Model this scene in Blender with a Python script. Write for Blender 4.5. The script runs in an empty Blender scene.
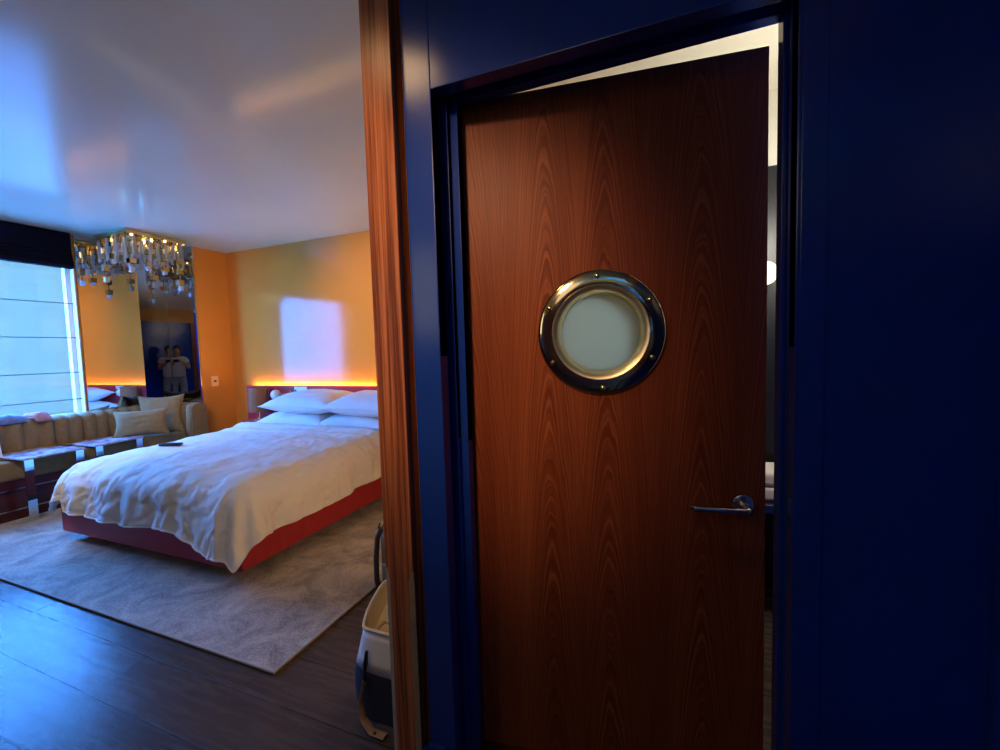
import bpy, bmesh, math, random
from mathutils import Vector, Matrix, noise
random.seed(7)
PI = math.pi
S = bpy.context.scene
C = S.collection

# ------------------------------------------------------------------ camera
cam_d = bpy.data.cameras.new('camera')
cam = bpy.data.objects.new('camera', cam_d); C.objects.link(cam)
cam_d.sensor_fit = 'HORIZONTAL'; cam_d.sensor_width = 36.0
cam_d.lens = 36.0 * 414.0 / 1000.0
cam_d.clip_start = 0.01
RR = ((0.93261107, 0.0061682, -0.36083036), (0.35964891, 0.06673393, 0.93069826), (-0.02982036, 0.99775174, -0.06001842))
m4 = Matrix.Identity(4)
for i in range(3):
    m4[i][0] = RR[i][0]; m4[i][1] = RR[i][1]; m4[i][2] = -RR[i][2]
m4[2][3] = 1.35
cam.matrix_world = m4
S.camera = cam

# ------------------------------------------------------------------ exposure, sky, lights
S.view_settings.view_transform = 'Standard'
S.view_settings.look = 'None'
S.view_settings.gamma = 1.0
S.view_settings.use_curve_mapping = False
S.view_settings.exposure = 0.45
S.cycles.max_bounces = 10
S.cycles.diffuse_bounces = 5
S.cycles.glossy_bounces = 6
S.cycles.transmission_bounces = 6
S.cycles.transparent_max_bounces = 10
S.cycles.caustics_reflective = False
S.cycles.caustics_refractive = False
S.cycles.sample_clamp_indirect = 4.0
S.cycles.use_denoising = True

W = bpy.data.worlds.new('daylight'); S.world = W
W.use_nodes = True
bg = W.node_tree.nodes['Background']
bg.inputs[0].default_value = (0.06, 0.29, 1.0, 1)
bg.inputs[1].default_value = 40.0

H = 2.675      # ceiling
XL = -5.67     # left wall
YB = 3.735     # back wall
YD = 1.08      # wall that carries the wooden door
YR = -2.0      # rear wall
XR = 0.62      # entry's right wall

def light(name, kind, loc, energy, color, **kw):
    d = bpy.data.lights.new(name, kind); d.energy = energy; d.color = color
    o = bpy.data.objects.new(name, d); C.objects.link(o); o.location = loc
    for k, v in kw.items():
        if k == 'rot': o.rotation_euler = v
        else: setattr(d, k, v)
    return o
light('window_portal', 'AREA', (XL - 0.24, 1.70, 1.60), 1.0, (1, 1, 1), shape='RECTANGLE', size=1.56, size_y=1.62, rot=(0, -PI/2, 0))
bpy.data.lights['window_portal'].cycles.is_portal = True
def aim(o, target):
    o.rotation_euler = (Vector(target) - o.location).to_track_quat('-Z', 'Y').to_euler()
aim(light('door_downlight', 'SPOT', (-1.05, 0.50, 2.66), 22, (1.0, 0.60, 0.28), spot_size=1.7, spot_blend=1.0, shadow_soft_size=0.13), (-0.70, 1.10, 0.6))
aim(light('entry_downlight', 'SPOT', (-0.80, -0.70, 2.60), 125, (1.0, 0.60, 0.33), spot_size=0.70, spot_blend=1.0, shadow_soft_size=0.12), (-0.68, 1.15, 1.55))  # added unseen spot, lights the door and post from the front
light('foyer_lamp', 'POINT', (-0.55, -1.05, 2.30), 3.5, (1.0, 0.84, 0.66), shadow_soft_size=0.30)  # added fill point that lifts the door wall and jamb, no fixture modelled
light('partition_lamp', 'POINT', (-0.92, 2.05, 0.72), 9, (1.0, 0.72, 0.42), shadow_soft_size=0.2)  # added low fill that warms the bed's right side, out of view
aim(light('bed_downlight', 'SPOT', (-1.75, 0.75, 2.66), 18, (1.0, 0.76, 0.46), spot_size=1.9, spot_blend=1.0, shadow_soft_size=0.05), (-1.9, 1.6, 0.0))  # added unseen spot to warm the bed's front and side
aim(light('wall_downlight', 'SPOT', (-2.1, 0.85, 2.62), 240, (1.0, 0.72, 0.36), spot_size=0.74, spot_blend=1.0, shadow_soft_size=0.05), (-2.9, 3.7, 1.80))  # added spot washing the golden bed wall with warm light
aim(light('pier_downlight', 'SPOT', (-2.7, 0.45, 2.66), 110, (1.0, 0.60, 0.26), spot_size=0.75, spot_blend=0.8, shadow_soft_size=0.05), (-5.12, 3.45, 1.75))  # added warm spot aimed at the corner pier, no fixture behind it
aim(light('sofa_downlight', 'SPOT', (-3.3, 0.60, 2.66), 120, (1.0, 0.76, 0.42), spot_size=1.5, spot_blend=0.9, shadow_soft_size=0.05), (-5.6, 2.3, 0.6))  # extra unseen spot that brightens the banquette area
light('bathroom_light', 'POINT', (0.62, 1.95, 1.95), 22, (1.0, 0.94, 0.80), shadow_soft_size=0.12)

# ------------------------------------------------------------------ materials
def lin(c):
    return tuple(((v/255.0)/12.92 if v/255.0 <= 0.04045 else (((v/255.0)+0.055)/1.055)**2.4) for v in c)
def mat(name, col, rough=0.5, metal=0.0, **kw):
    m = bpy.data.materials.new(name); m.use_nodes = True
    b = m.node_tree.nodes['Principled BSDF']
    b.inputs['Base Color'].default_value = (*col, 1); b.inputs['Roughness'].default_value = rough
    b.inputs['Metallic'].default_value = metal
    for k, v in kw.items():
        b.inputs[k.replace('_', ' ')].default_value = v
    return m
def N(m, t, **kw):
    n = m.node_tree.nodes.new(t)
    for k, v in kw.items(): setattr(n, k, v)
    return n
def L(m, a, b): m.node_tree.links.new(a, b)
def bsdf(m): return m.node_tree.nodes['Principled BSDF']
def math_(m, op, a, b=None):
    n = N(m, 'ShaderNodeMath', operation=op)
    for i, v in enumerate((a, b)):
        if v is None: continue
        if isinstance(v, (int, float)): n.inputs[i].default_value = v
        else: L(m, v, n.inputs[i])
    return n.outputs[0]
def coords(m, scale=(1, 1, 1), rot=(0, 0, 0)):
    tc = N(m, 'ShaderNodeTexCoord'); mp = N(m, 'ShaderNodeMapping')
    mp.inputs['Scale'].default_value = scale; mp.inputs['Rotation'].default_value = rot
    L(m, tc.outputs['Object'], mp.inputs[0]); return mp.outputs[0]
def noise_t(m, vec, scale, detail=4, rough=0.55, dist=0):
    n = N(m, 'ShaderNodeTexNoise'); n.inputs['Scale'].default_value = scale
    n.inputs['Detail'].default_value = detail; n.inputs['Roughness'].default_value = rough
    n.inputs['Distortion'].default_value = dist
    L(m, vec, n.inputs['Vector']); return n.outputs['Fac']
def ramp(m, fac, stops):
    r = N(m, 'ShaderNodeValToRGB'); e = r.color_ramp.elements
    while len(e) < len(stops): e.new(0.5)
    for i, (p, c) in enumerate(stops): e[i].position = p; e[i].color = (*c, 1)
    L(m, fac, r.inputs[0]); return r.outputs[0]
def bump(m, fac, strength=0.2, dist=0.01):
    b = N(m, 'ShaderNodeBump'); b.inputs['Strength'].default_value = strength; b.inputs['Distance'].default_value = dist
    L(m, fac, b.inputs['Height']); L(m, b.outputs[0], bsdf(m).inputs['Normal'])
def noisy(name, c1, c2, scale, rough=0.6, bmp=0.0, bscale=None, bdist=0.004, sc=(1, 1, 1), **kw):
    m = mat(name, c1, rough, **kw); v = coords(m, sc)
    L(m, ramp(m, noise_t(m, v, scale), [(0.3, c1), (0.7, c2)]), bsdf(m).inputs['Base Color'])
    if bmp: bump(m, noise_t(m, v, bscale or scale, 3), bmp, bdist)
    return m

M = {}
M['navy'] = noisy('navy_lacquer', (0.007, 0.036, 0.28), (0.0085, 0.041, 0.31), 3, 0.20, 0.04, 60, 0.001)
M['gold'] = noisy('gold_lacquer', (0.60, 0.225, 0.034), (0.64, 0.242, 0.039), 2, 0.10, 0.03, 9, 0.002)
bsdf(M['gold']).inputs['IOR'].default_value = 1.3
M['orange'] = M['gold']
M['ceiling'] = noisy('gloss_ceiling', (0.52, 0.65, 0.57), (0.55, 0.68, 0.60), 2, 0.145, 0.10, 2.2, 0.004)
bsdf(M['ceiling']).inputs['IOR'].default_value = 1.22
M['white_paint'] = mat('white_paint', (0.75, 0.74, 0.70), 0.4)
M['cream'] = mat('cream_paint', (0.72, 0.69, 0.57), 0.5)
M['mirror'] = mat('mirror_glass', (0.82, 0.80, 0.77), 0.0, 1.0)
M['steel'] = mat('polished_steel', (0.72, 0.72, 0.72), 0.12, 1.0)
M['brass'] = mat('polished_brass', (0.80, 0.62, 0.30), 0.14, 1.0)
M['bronze'] = mat('porthole_brass', (0.52, 0.41, 0.24), 0.09, 1.0)
M['bezel'] = mat('satin_brass', (0.90, 0.78, 0.46), 0.38, 1.0)
M['nickel'] = mat('handle_nickel', (0.55, 0.50, 0.46), 0.18, 1.0)
M['black'] = mat('black', (0.006, 0.006, 0.007), 0.35)
M['dark_wood'] = noisy('dark_mahogany', (0.045, 0.008, 0.006), (0.075, 0.013, 0.010), 5, 0.25, sc=(3, 0.3, 3))
M['red'] = noisy('red_mahogany_lacquer', (0.42, 0.038, 0.046), (0.48, 0.046, 0.054), 4, 0.34, sc=(0.4, 4, 4), Specular_IOR_Level=0.13)
M['duvet'] = noisy('white_cotton', (0.78, 0.76, 0.72), (0.82, 0.80, 0.76), 6, 0.85, 0.5, 16, 0.014)
M['pillow'] = noisy('white_pillowcase', (0.80, 0.79, 0.77), (0.84, 0.83, 0.81), 6, 0.85, 0.55, 11, 0.014)
M['velvet'] = noisy('olive_velvet', (0.19, 0.115, 0.036), (0.245, 0.148, 0.05), 25, 0.8, 0.05, 200, 0.001, Sheen_Weight=0.15)
M['cushion'] = noisy('olive_cushion', (0.21, 0.130, 0.042), (0.265, 0.168, 0.058), 30, 0.85, 0.3, 160, 0.002, Sheen_Weight=0.15)
M['shade_navy'] = noisy('navy_fabric', (0.003, 0.004, 0.012), (0.005, 0.007, 0.018), 40, 0.9, 0.2, 300, 0.001, Specular_IOR_Level=0.05)
M['taupe'] = noisy('taupe_shade', (0.26, 0.095, 0.035), (0.30, 0.115, 0.045), 50, 0.9, 0.2, 200, 0.001)
M['canvas_white'] = noisy('white_canvas', (0.66, 0.64, 0.60), (0.74, 0.72, 0.68), 30, 0.85, 0.3, 120, 0.002)
M['canvas_cream'] = noisy('cream_lining', (0.55, 0.44, 0.25), (0.62, 0.50, 0.30), 12, 0.85, 0.3, 20, 0.008)
M['canvas_navy'] = noisy('navy_canvas', (0.008, 0.012, 0.030), (0.012, 0.017, 0.04), 30, 0.85, 0.3, 120, 0.002)
M['strap'] = noisy('tan_webbing', (0.26, 0.17, 0.11), (0.32, 0.21, 0.14), 60, 0.8, 0.3, 200, 0.001)
M['bag_taupe'] = noisy('taupe_nylon', (0.13, 0.105, 0.075), (0.17, 0.14, 0.10), 20, 0.7, 0.3, 60, 0.002)
M['bag_dark'] = mat('dark_leather', (0.03, 0.024, 0.02), 0.5)
M['denim'] = noisy('blue_denim', (0.10, 0.14, 0.24), (0.16, 0.20, 0.32), 30, 0.9, 0.3, 80, 0.002)
M['pink'] = noisy('pink_cloth', (0.42, 0.16, 0.16), (0.5, 0.22, 0.2), 30, 0.9, 0.3, 80, 0.002)
M['skin'] = mat('skin', (0.50, 0.28, 0.19), 0.5)
M['hair'] = noisy('brown_hair', (0.03, 0.018, 0.01), (0.05, 0.03, 0.016), 60, 0.6)
M['shirt'] = noisy('white_shirt', (0.75, 0.74, 0.72), (0.8, 0.79, 0.77), 8, 0.9, 0.3, 20, 0.006)
M['trousers'] = noisy('grey_trousers', (0.28, 0.26, 0.24), (0.34, 0.31, 0.28), 20, 0.9, 0.3, 40, 0.004)
M['tile'] = mat('dark_tile', (0.006, 0.006, 0.008), 0.4)
M['crystal'] = mat('smoked_crystal', (0.74, 0.79, 0.82), 0.06, 0.0, Transmission_Weight=0.68, IOR=1.5)
M['facade'] = mat('facade', (0.090, 0.040, 0.0145), 0.8, Specular_IOR_Level=0.0)
M['facade_glass'] = mat('facade_glass', (0.100, 0.044, 0.016), 0.6, Specular_IOR_Level=0.0)
M['terrace'] = mat('pale_terrace', (0.8, 0.8, 0.8), 0.8)
M['plate'] = mat('orange_plate', (0.85, 0.50, 0.22), 0.3)

def emit(name, col, s):
    m = bpy.data.materials.new(name); m.use_nodes = True; nt = m.node_tree
    nt.nodes.remove(nt.nodes['Principled BSDF'])
    e = nt.nodes.new('ShaderNodeEmission'); e.inputs[0].default_value = (*col, 1); e.inputs[1].default_value = s
    nt.links.new(e.outputs[0], nt.nodes['Material Output'].inputs[0]); return m
M['led'] = emit('led_strip', (1.0, 0.59, 0.18), 34)
M['bulb'] = emit('bulb', (1.0, 0.66, 0.30), 20)
M['globe'] = emit('globe', (1.0, 0.90, 0.62), 1.3)
M['sconce'] = emit('sconce_glass', (1.0, 0.90, 0.66), 2.0)

def sheer():
    m = bpy.data.materials.new('sheer_voile'); m.use_nodes = True; nt = m.node_tree
    nt.nodes.remove(nt.nodes['Principled BSDF'])
    out = nt.nodes['Material Output']
    tr = nt.nodes.new('ShaderNodeBsdfTransparent'); tr.inputs[0].default_value = (0.92, 0.97, 1.0, 1)
    tl = nt.nodes.new('ShaderNodeBsdfTranslucent'); tl.inputs[0].default_value = (0.22, 0.30, 0.25, 1)
    df = nt.nodes.new('ShaderNodeBsdfDiffuse'); df.inputs[0].default_value = (0.4, 0.4, 0.4, 1)
    a = nt.nodes.new('ShaderNodeMixShader'); a.inputs[0].default_value = 0.4
    nt.links.new(tl.outputs[0], a.inputs[1]); nt.links.new(df.outputs[0], a.inputs[2])
    b = nt.nodes.new('ShaderNodeMixShader')
    v = coords(m, (1, 1, 1))
    f = noise_t(m, v, 1.0)
    w = nt.nodes.new('ShaderNodeTexNoise'); w.inputs['Scale'].default_value = 3.0; w.inputs['Detail'].default_value = 2
    mp = nt.nodes.new('ShaderNodeMapping'); mp.inputs['Scale'].default_value = (0.1, 2.2, 0.06)
    tc = nt.nodes.new('ShaderNodeTexCoord'); nt.links.new(tc.outputs['Object'], mp.inputs[0]); nt.links.new(mp.outputs[0], w.inputs['Vector'])
    r = nt.nodes.new('ShaderNodeMapRange'); r.inputs[1].default_value = 0.35; r.inputs[2].default_value = 0.65
    r.inputs[3].default_value = 0.08; r.inputs[4].default_value = 0.16
    nt.links.new(w.outputs['Fac'], r.inputs[0]); nt.links.new(r.outputs[0], b.inputs[0])
    nt.links.new(tr.outputs[0], b.inputs[1]); nt.links.new(a.outputs[0], b.inputs[2])
    nt.links.new(b.outputs[0], out.inputs[0]); return m
M['sheer'] = sheer()
def clear_glass():
    m = bpy.data.materials.new('pane_glass'); m.use_nodes = True; nt = m.node_tree
    nt.nodes.remove(nt.nodes['Principled BSDF'])
    tr = nt.nodes.new('ShaderNodeBsdfTransparent'); gl = nt.nodes.new('ShaderNodeBsdfGlossy'); gl.inputs['Roughness'].default_value = 0.02
    mx = nt.nodes.new('ShaderNodeMixShader'); mx.inputs[0].default_value = 0.04
    nt.links.new(tr.outputs[0], mx.inputs[1]); nt.links.new(gl.outputs[0], mx.inputs[2])
    nt.links.new(mx.outputs[0], nt.nodes['Material Output'].inputs[0]); return m
M['pane'] = clear_glass()
def frosted():
    m = mat('frosted_glass', (0.52, 0.66, 0.68), 0.45)
    nt = m.node_tree; b = bsdf(m)
    tl = nt.nodes.new('ShaderNodeBsdfTranslucent'); tl.inputs[0].default_value = (0.66, 0.88, 1.0, 1)
    mx = nt.nodes.new('ShaderNodeMixShader'); mx.inputs[0].default_value = 0.80
    nt.links.new(b.outputs[0], mx.inputs[1]); nt.links.new(tl.outputs[0], mx.inputs[2])
    nt.links.new(mx.outputs[0], nt.nodes['Material Output'].inputs[0]); return m
M['frosted'] = frosted()

def floor_mat():
    m = mat('dark_plank_floor', (0.03, 0.02, 0.018), 0.30, IOR=1.21)
    v = coords(m)
    br = N(m, 'ShaderNodeTexBrick'); br.offset = 0.37; br.offset_frequency = 2
    br.inputs['Scale'].default_value = 1.0; br.inputs['Brick Width'].default_value = 1.6; br.inputs['Row Height'].default_value = 0.22
    br.inputs['Mortar Size'].default_value = 0.0028; br.inputs['Mortar Smooth'].default_value = 0.3
    br.inputs['Color1'].default_value = (0.9, 0.9, 0.9, 1); br.inputs['Color2'].default_value = (1.12, 1.1, 1.08, 1); br.inputs['Mortar'].default_value = (0.35, 0.35, 0.35, 1)
    L(m, v, br.inputs['Vector'])
    mp = N(m, 'ShaderNodeMapping'); mp.inputs['Scale'].default_value = (1.2, 14, 1); L(m, v, mp.inputs[0])
    g = noise_t(m, mp.outputs[0], 3.0, 6, 0.6, 0.5)
    c = ramp(m, g, [(0.25, (0.040, 0.028, 0.024)), (0.75, (0.070, 0.050, 0.043))])
    mx = N(m, 'ShaderNodeMix', data_type='RGBA', blend_type='MULTIPLY'); mx.inputs[0].default_value = 1.0
    L(m, c, mx.inputs[6]); L(m, br.outputs['Color'], mx.inputs[7]); L(m, mx.outputs[2], bsdf(m).inputs['Base Color'])
    hw = noise_t(m, v, 11.0, 3, 0.6, 0.6)
    h = math_(m, 'ADD', math_(m, 'MULTIPLY', hw, 0.55), math_(m, 'ADD', math_(m, 'MULTIPLY', g, 0.3), math_(m, 'MULTIPLY', math_(m, 'SUBTRACT', 1.0, br.outputs['Fac']), 0.8)))
    bump(m, h, 0.28, 0.006)
    L(m, math_(m, 'ADD', 0.20, math_(m, 'MULTIPLY', g, 0.14)), bsdf(m).inputs['Roughness'])
    return m
M['floor'] = floor_mat()
def rug_mat():
    m = mat('grey_silk_rug', (0.2, 0.19, 0.18), 0.75, Sheen_Weight=0.3)
    v = coords(m)
    a = noise_t(m, v, 4.5, 6, 0.72, 0.8); b = noise_t(m, v, 90, 3, 0.7)
    s = math_(m, 'ADD', math_(m, 'MULTIPLY', a, 0.65), math_(m, 'MULTIPLY', b, 0.35))
    L(m, ramp(m, s, [(0.38, (0.11, 0.092, 0.070)), (0.62, (0.50, 0.44, 0.36))]), bsdf(m).inputs['Base Color'])
    bump(m, math_(m, 'ADD', b, math_(m, 'MULTIPLY', a, 0.6)), 0.7, 0.010)
    return m
M['rug'] = rug_mat()
M['rug_edge'] = mat('rug_binding', (0.40, 0.37, 0.33), 0.8)
def door_mat():
    m = mat('sapele_crown_veneer', (0.2, 0.07, 0.03), 0.42, Specular_IOR_Level=0.14)
    tc = N(m, 'ShaderNodeTexCoord'); sx = N(m, 'ShaderNodeSeparateXYZ'); L(m, tc.outputs['Object'], sx.inputs[0])
    x, z = sx.outputs[0], sx.outputs[2]
    mpl = N(m, 'ShaderNodeMapping'); mpl.inputs['Scale'].default_value = (7, 1, 1.1); L(m, tc.outputs['Object'], mpl.inputs[0])
    wob = math_(m, 'SUBTRACT', noise_t(m, mpl.outputs[0], 1.6, 3), 0.5)
    xw = math_(m, 'ADD', x, math_(m, 'MULTIPLY', wob, 0.018))
    best = None
    for xi, ci, s in ((0.0, 0.10, 7.0), (0.262, 0.0, 7.5), (0.435, 0.42, 7.0), (0.70, 0.16, 6.0), (0.90, 0.3, 6.0)):
        d = math_(m, 'SUBTRACT', xw, xi)
        h = math_(m, 'SQRT', math_(m, 'ADD', math_(m, 'MULTIPLY', d, d), 0.0011))
        p = math_(m, 'ADD', math_(m, 'ADD', math_(m, 'MULTIPLY', math_(m, 'SUBTRACT', h, 0.033), s), math_(m, 'MULTIPLY', math_(m, 'MULTIPLY', d, d), 45.0)), ci)
        best = p if best is None else math_(m, 'MINIMUM', best, p)
    vv = math_(m, 'ADD', math_(m, 'ADD', z, best), math_(m, 'MULTIPLY', wob, 0.25))
    n1 = N(m, 'ShaderNodeTexNoise', noise_dimensions='1D'); n1.inputs['Scale'].default_value = 22.0; n1.inputs['Detail'].default_value = 4
    n1.inputs['Roughness'].default_value = 0.7
    L(m, vv, n1.inputs['W'])
    mp2 = N(m, 'ShaderNodeMapping'); mp2.inputs['Scale'].default_value = (160, 1, 3); L(m, tc.outputs['Object'], mp2.inputs[0])
    fine = noise_t(m, mp2.outputs[0], 1.0, 2)
    mp3 = N(m, 'ShaderNodeMapping'); mp3.inputs['Scale'].default_value = (9, 1, 0.35); L(m, tc.outputs['Object'], mp3.inputs[0])
    broad = noise_t(m, mp3.outputs[0], 1.0, 2)
    f = math_(m, 'ADD', math_(m, 'MULTIPLY', n1.outputs['Fac'], 0.72), math_(m, 'ADD', math_(m, 'MULTIPLY', fine, 0.14), math_(m, 'MULTIPLY', broad, 0.30)))
    L(m, ramp(m, f, [(0.36, (0.115, 0.019, 0.007)), (0.56, (0.185, 0.039, 0.013)), (0.76, (0.35, 0.100, 0.036))]), bsdf(m).inputs['Base Color'])
    return m
M['door'] = door_mat()
def post_mat():
    m = mat('striped_mahogany', (0.3, 0.1, 0.04), 0.28, Specular_IOR_Level=0.25)
    v = coords(m, (75, 75, 1.1)); v2 = coords(m, (300, 300, 5))
    f = math_(m, 'ADD', math_(m, 'MULTIPLY', noise_t(m, v, 1.0, 2, 0.5, 0.3), 0.75), math_(m, 'MULTIPLY', noise_t(m, v2, 1.0, 2), 0.25))
    L(m, ramp(m, f, [(0.40, (0.13, 0.032, 0.014)), (0.60, (0.44, 0.155, 0.070))]), bsdf(m).inputs['Base Color'])
    return m
M['post'] = post_mat()
M['post_edge'] = noisy('pale_wood_edge', (0.30, 0.22, 0.13), (0.36, 0.27, 0.17), 20, 0.4)
def marble():
    m = mat('red_marble', (0.2, 0.1, 0.1), 0.22)
    v = coords(m)
    a = noise_t(m, v, 6, 6, 0.65, 1.2)
    L(m, ramp(m, a, [(0.36, (0.20, 0.13, 0.17)), (0.50, (0.40, 0.34, 0.42)), (0.64, (0.65, 0.62, 0.70))]), bsdf(m).inputs['Base Color'])  # veining, its tones lightened bluish in place of the window's reflection
    return m
M['marble'] = marble()

# ------------------------------------------------------------------ mesh helpers
def box(bm, lo, hi, bev=0.0, seg=2, rot=None, at=None):
    r = bmesh.ops.create_cube(bm, size=1.0)
    vs = r['verts']
    for v in vs:
        v.co = Vector([lo[i] + (v.co[i] + 0.5) * (hi[i] - lo[i]) for i in range(3)])
    if bev:
        es = list({e for v in vs for e in v.link_edges})
        rr = bmesh.ops.bevel(bm, geom=es, offset=bev, segments=seg, affect='EDGES', profile=0.6)
        vs = list({v for f in rr['faces'] for v in f.verts} | {v for v in vs if v.is_valid})
    if rot is not None:
        bmesh.ops.rotate(bm, verts=vs, cent=at or (0, 0, 0), matrix=rot)
    return vs
def tube(bm, pts, rad, seg=10, closed=False, flat=None):
    pts = [Vector(p) for p in pts]; n = len(pts); rings = []
    prev = None
    for i, p in enumerate(pts):
        if closed: t = (pts[(i+1) % n] - pts[i-1]).normalized()
        else: t = (pts[min(i+1, n-1)] - pts[max(i-1, 0)]).normalized()
        a = prev if prev is not None else (Vector((0, 0, 1)) if abs(t.z) < 0.9 else Vector((1, 0, 0)))
        u = (a - t * a.dot(t)).normalized(); w = t.cross(u); prev = u
        r = rad[i] if isinstance(rad, (list, tuple)) else rad
        fu, fw = flat if flat else (1, 1)
        rings.append([bm.verts.new(p + u * (math.cos(2*PI*k/seg) * r * fu) + w * (math.sin(2*PI*k/seg) * r * fw)) for k in range(seg)])
    for i in range(n if closed else n - 1):
        A, B = rings[i], rings[(i+1) % n]
        for k in range(seg):
            bm.faces.new((A[k], A[(k+1) % seg], B[(k+1) % seg], B[k]))
    if not closed:
        bm.faces.new(rings[0][::-1]); bm.faces.new(rings[-1])
def lathe(bm, prof, seg=48, axis='z', at=(0, 0, 0), close=False):
    """prof: (r, h) pairs; axis z up, or y (h along -y, towards the viewer)"""
    rings = []
    for r, h in prof:
        ring = []
        for k in range(seg):
            a = 2*PI*k/seg
            if axis == 'z': p = (r*math.cos(a), r*math.sin(a), h)
            else: p = (r*math.cos(a), -h, r*math.sin(a))
            ring.append(bm.verts.new(Vector(p) + Vector(at)))
        rings.append(ring)
    m = len(rings)
    for i in range(m if close else m - 1):
        A, B = rings[i], rings[(i+1) % m]
        for k in range(seg):
            bm.faces.new((A[k], A[(k+1) % seg], B[(k+1) % seg], B[k]))
    if not close:
        if prof[0][0] > 1e-5: bm.faces.new(rings[0][::-1])
        if prof[-1][0] > 1e-5: bm.faces.new(rings[-1])
def finish(bm, smooth=True):
    bmesh.ops.remove_doubles(bm, verts=bm.verts, dist=1e-5)
    bmesh.ops.recalc_face_normals(bm, faces=bm.faces)
    if smooth:
        for f in bm.faces: f.smooth = True
        for e in bm.edges:
            if len(e.link_faces) == 2:
                an = e.calc_face_angle(0); a0, a1 = (f.calc_area() for f in e.link_faces)
                if an > 0.7 or (an > 0.2 and max(a0, a1) > 12*min(a0, a1)): e.smooth = False
def obj(name, bm, m, parent=None, smooth=True):
    finish(bm, smooth)
    me = bpy.data.meshes.new(name); bm.to_mesh(me); bm.free()
    me.materials.append(M[m] if isinstance(m, str) else m)
    o = bpy.data.objects.new(name, me); C.objects.link(o)
    if parent: o.parent = parent
    return o
def tag(o, label, cat, group=None, kind=None):
    o['label'] = label; o['category'] = cat
    if group: o['group'] = group
    if kind: o['kind'] = kind
    return o
def thing(name, loc, label, cat, group=None, rz=0, kind=None):
    o = bpy.data.objects.new(name, None); C.objects.link(o); o.location = loc; o.rotation_euler = (0, 0, rz)
    o.empty_display_size = 0.1
    return tag(o, label, cat, group, kind)
def struct(name, boxes, m, label, cat, bev=0):
    bm = bmesh.new()
    for lo, hi in boxes: box(bm, lo, hi, bev)
    return tag(obj(name, bm, m, smooth=bool(bev)), label, cat, kind='structure')
def nb(): return bmesh.new()
def bx(lo, hi, bev=0.0, seg=2):
    bm = bmesh.new(); box(bm, lo, hi, bev, seg); return bm

# ------------------------------------------------------------------ the room
T = 0.12
struct('floor', [((XL - T, YR - T, -0.1), (2.0, YB + T, 0))], 'floor', 'dark brown hand-scraped wide plank floor', 'floor')
struct('ceiling', [((XL - T, YR - T, H), (2.0, YB + T, H + 0.1))], 'ceiling', 'glossy pale grey lacquered ceiling reflecting the window', 'ceiling')
struct('wall_back', [((XL - T, YB, 0), (-0.66, YB + T, H))], 'gold', 'glossy golden wall behind the bed', 'wall')
WY0, WY1, WZ0, WZ1 = 0.92, 2.492, 0.78, 2.42
struct('wall_left', [((XL - 0.22, YR, 0), (XL, WY0, H)), ((XL - 0.22, WY1, 0), (XL, YB, H)),
                     ((XL - 0.22, WY0, 0), (XL, WY1, WZ0)), ((XL - 0.22, WY0, WZ1), (XL, WY1, H))], 'gold', 'golden window wall behind the banquette', 'wall')
struct('wall_column', [((XL, 3.335, 0), (-5.125, YB, H))], 'orange', 'orange-gold corner pier between the mirrors and the bed wall', 'wall')
struct('wall_rear', [((XL - T, YR - T, 0), (2.0, YR, 2.3))], 'dark_wood', 'dark panelled wall behind the photographer', 'wall')
struct('wall_rear_upper', [((XL - T, YR - T, 2.3), (2.0, YR, H))], 'gold', 'golden band above the dark rear wall', 'wall')
struct('wall_right', [((XR, -0.80, 0), (XR + T, YD, 2.33))], 'navy', 'dark navy wall on the right of the entry', 'wall')
struct('wall_right_upper', [((XR, -0.92, 2.33), (XR + T, YD, H))], 'gold', 'golden band above the navy entry wall', 'wall')
struct('trim_1', [((XR - 0.03, -0.92, 0), (XR + T, -0.80, 2.33))], 'post', 'mahogany post at the end of the entry wall', 'trim', 0.004)
struct('wall_alcove', [((1.25, YR, 0), (1.25 + T, -0.92, H))], 'navy', 'navy wall of the alcove behind the entry', 'wall')
# bathroom shell
struct('wall_partition', [((-0.78, YD + 0.02, 0), (-0.68, YB, H))], 'gold', 'partition between the bedroom and the bathroom', 'wall')
struct('wall_bathroom', [((-0.68, 2.62, 0), (1.5, 2.72, H)), ((1.4, YD + 0.1, 0), (1.5, 2.62, H))], 'cream', 'cream bathroom wall seen through the door gap', 'wall')
struct('wall_bathroom_tiling', [((-0.68, 2.60, 0.0), (1.4, 2.62, 2.27))], 'tile', 'dark glossy tiling in the bathroom', 'wall')
struct('ceiling_bathroom', [((-0.68, YD + 0.14, H - 0.012), (1.4, 2.62, H - 0.002))], 'cream', 'cream bathroom ceiling seen above the ajar door', 'ceiling')

# navy wall with the door opening (outer lining, then the frame, then the stop)
OX0, OX1, OZ = -0.606, 0.275, 2.097
struct('wall_door', [((-0.697, YD, 0), (OX0, YD + 0.045, H)), ((OX1, YD, 0), (XR, YD + 0.045, H)), ((OX0, YD, OZ), (OX1, YD + 0.045, H)),
                     ((-0.697, YD + 0.045, 0), (-0.628, YD + 0.14, H)), ((0.295, YD + 0.045, 0), (1.5, YD + 0.14, H)), ((-0.628, YD + 0.045, 2.15), (0.295, YD + 0.14, H))],
       'navy', 'navy lacquered wall around the wooden porthole door', 'wall', 0.0025)
struct('trim_2', [((-0.628, 1.160, 0), (-0.5975, 1.225, 2.15)), ((0.278, 1.150, 0), (0.295, 1.225, 2.15)), ((-0.5975, 1.160, 2.128), (0.278, 1.225, 2.15))],
       'navy', 'navy door frame set back in the opening', 'trim', 0.002)
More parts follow.
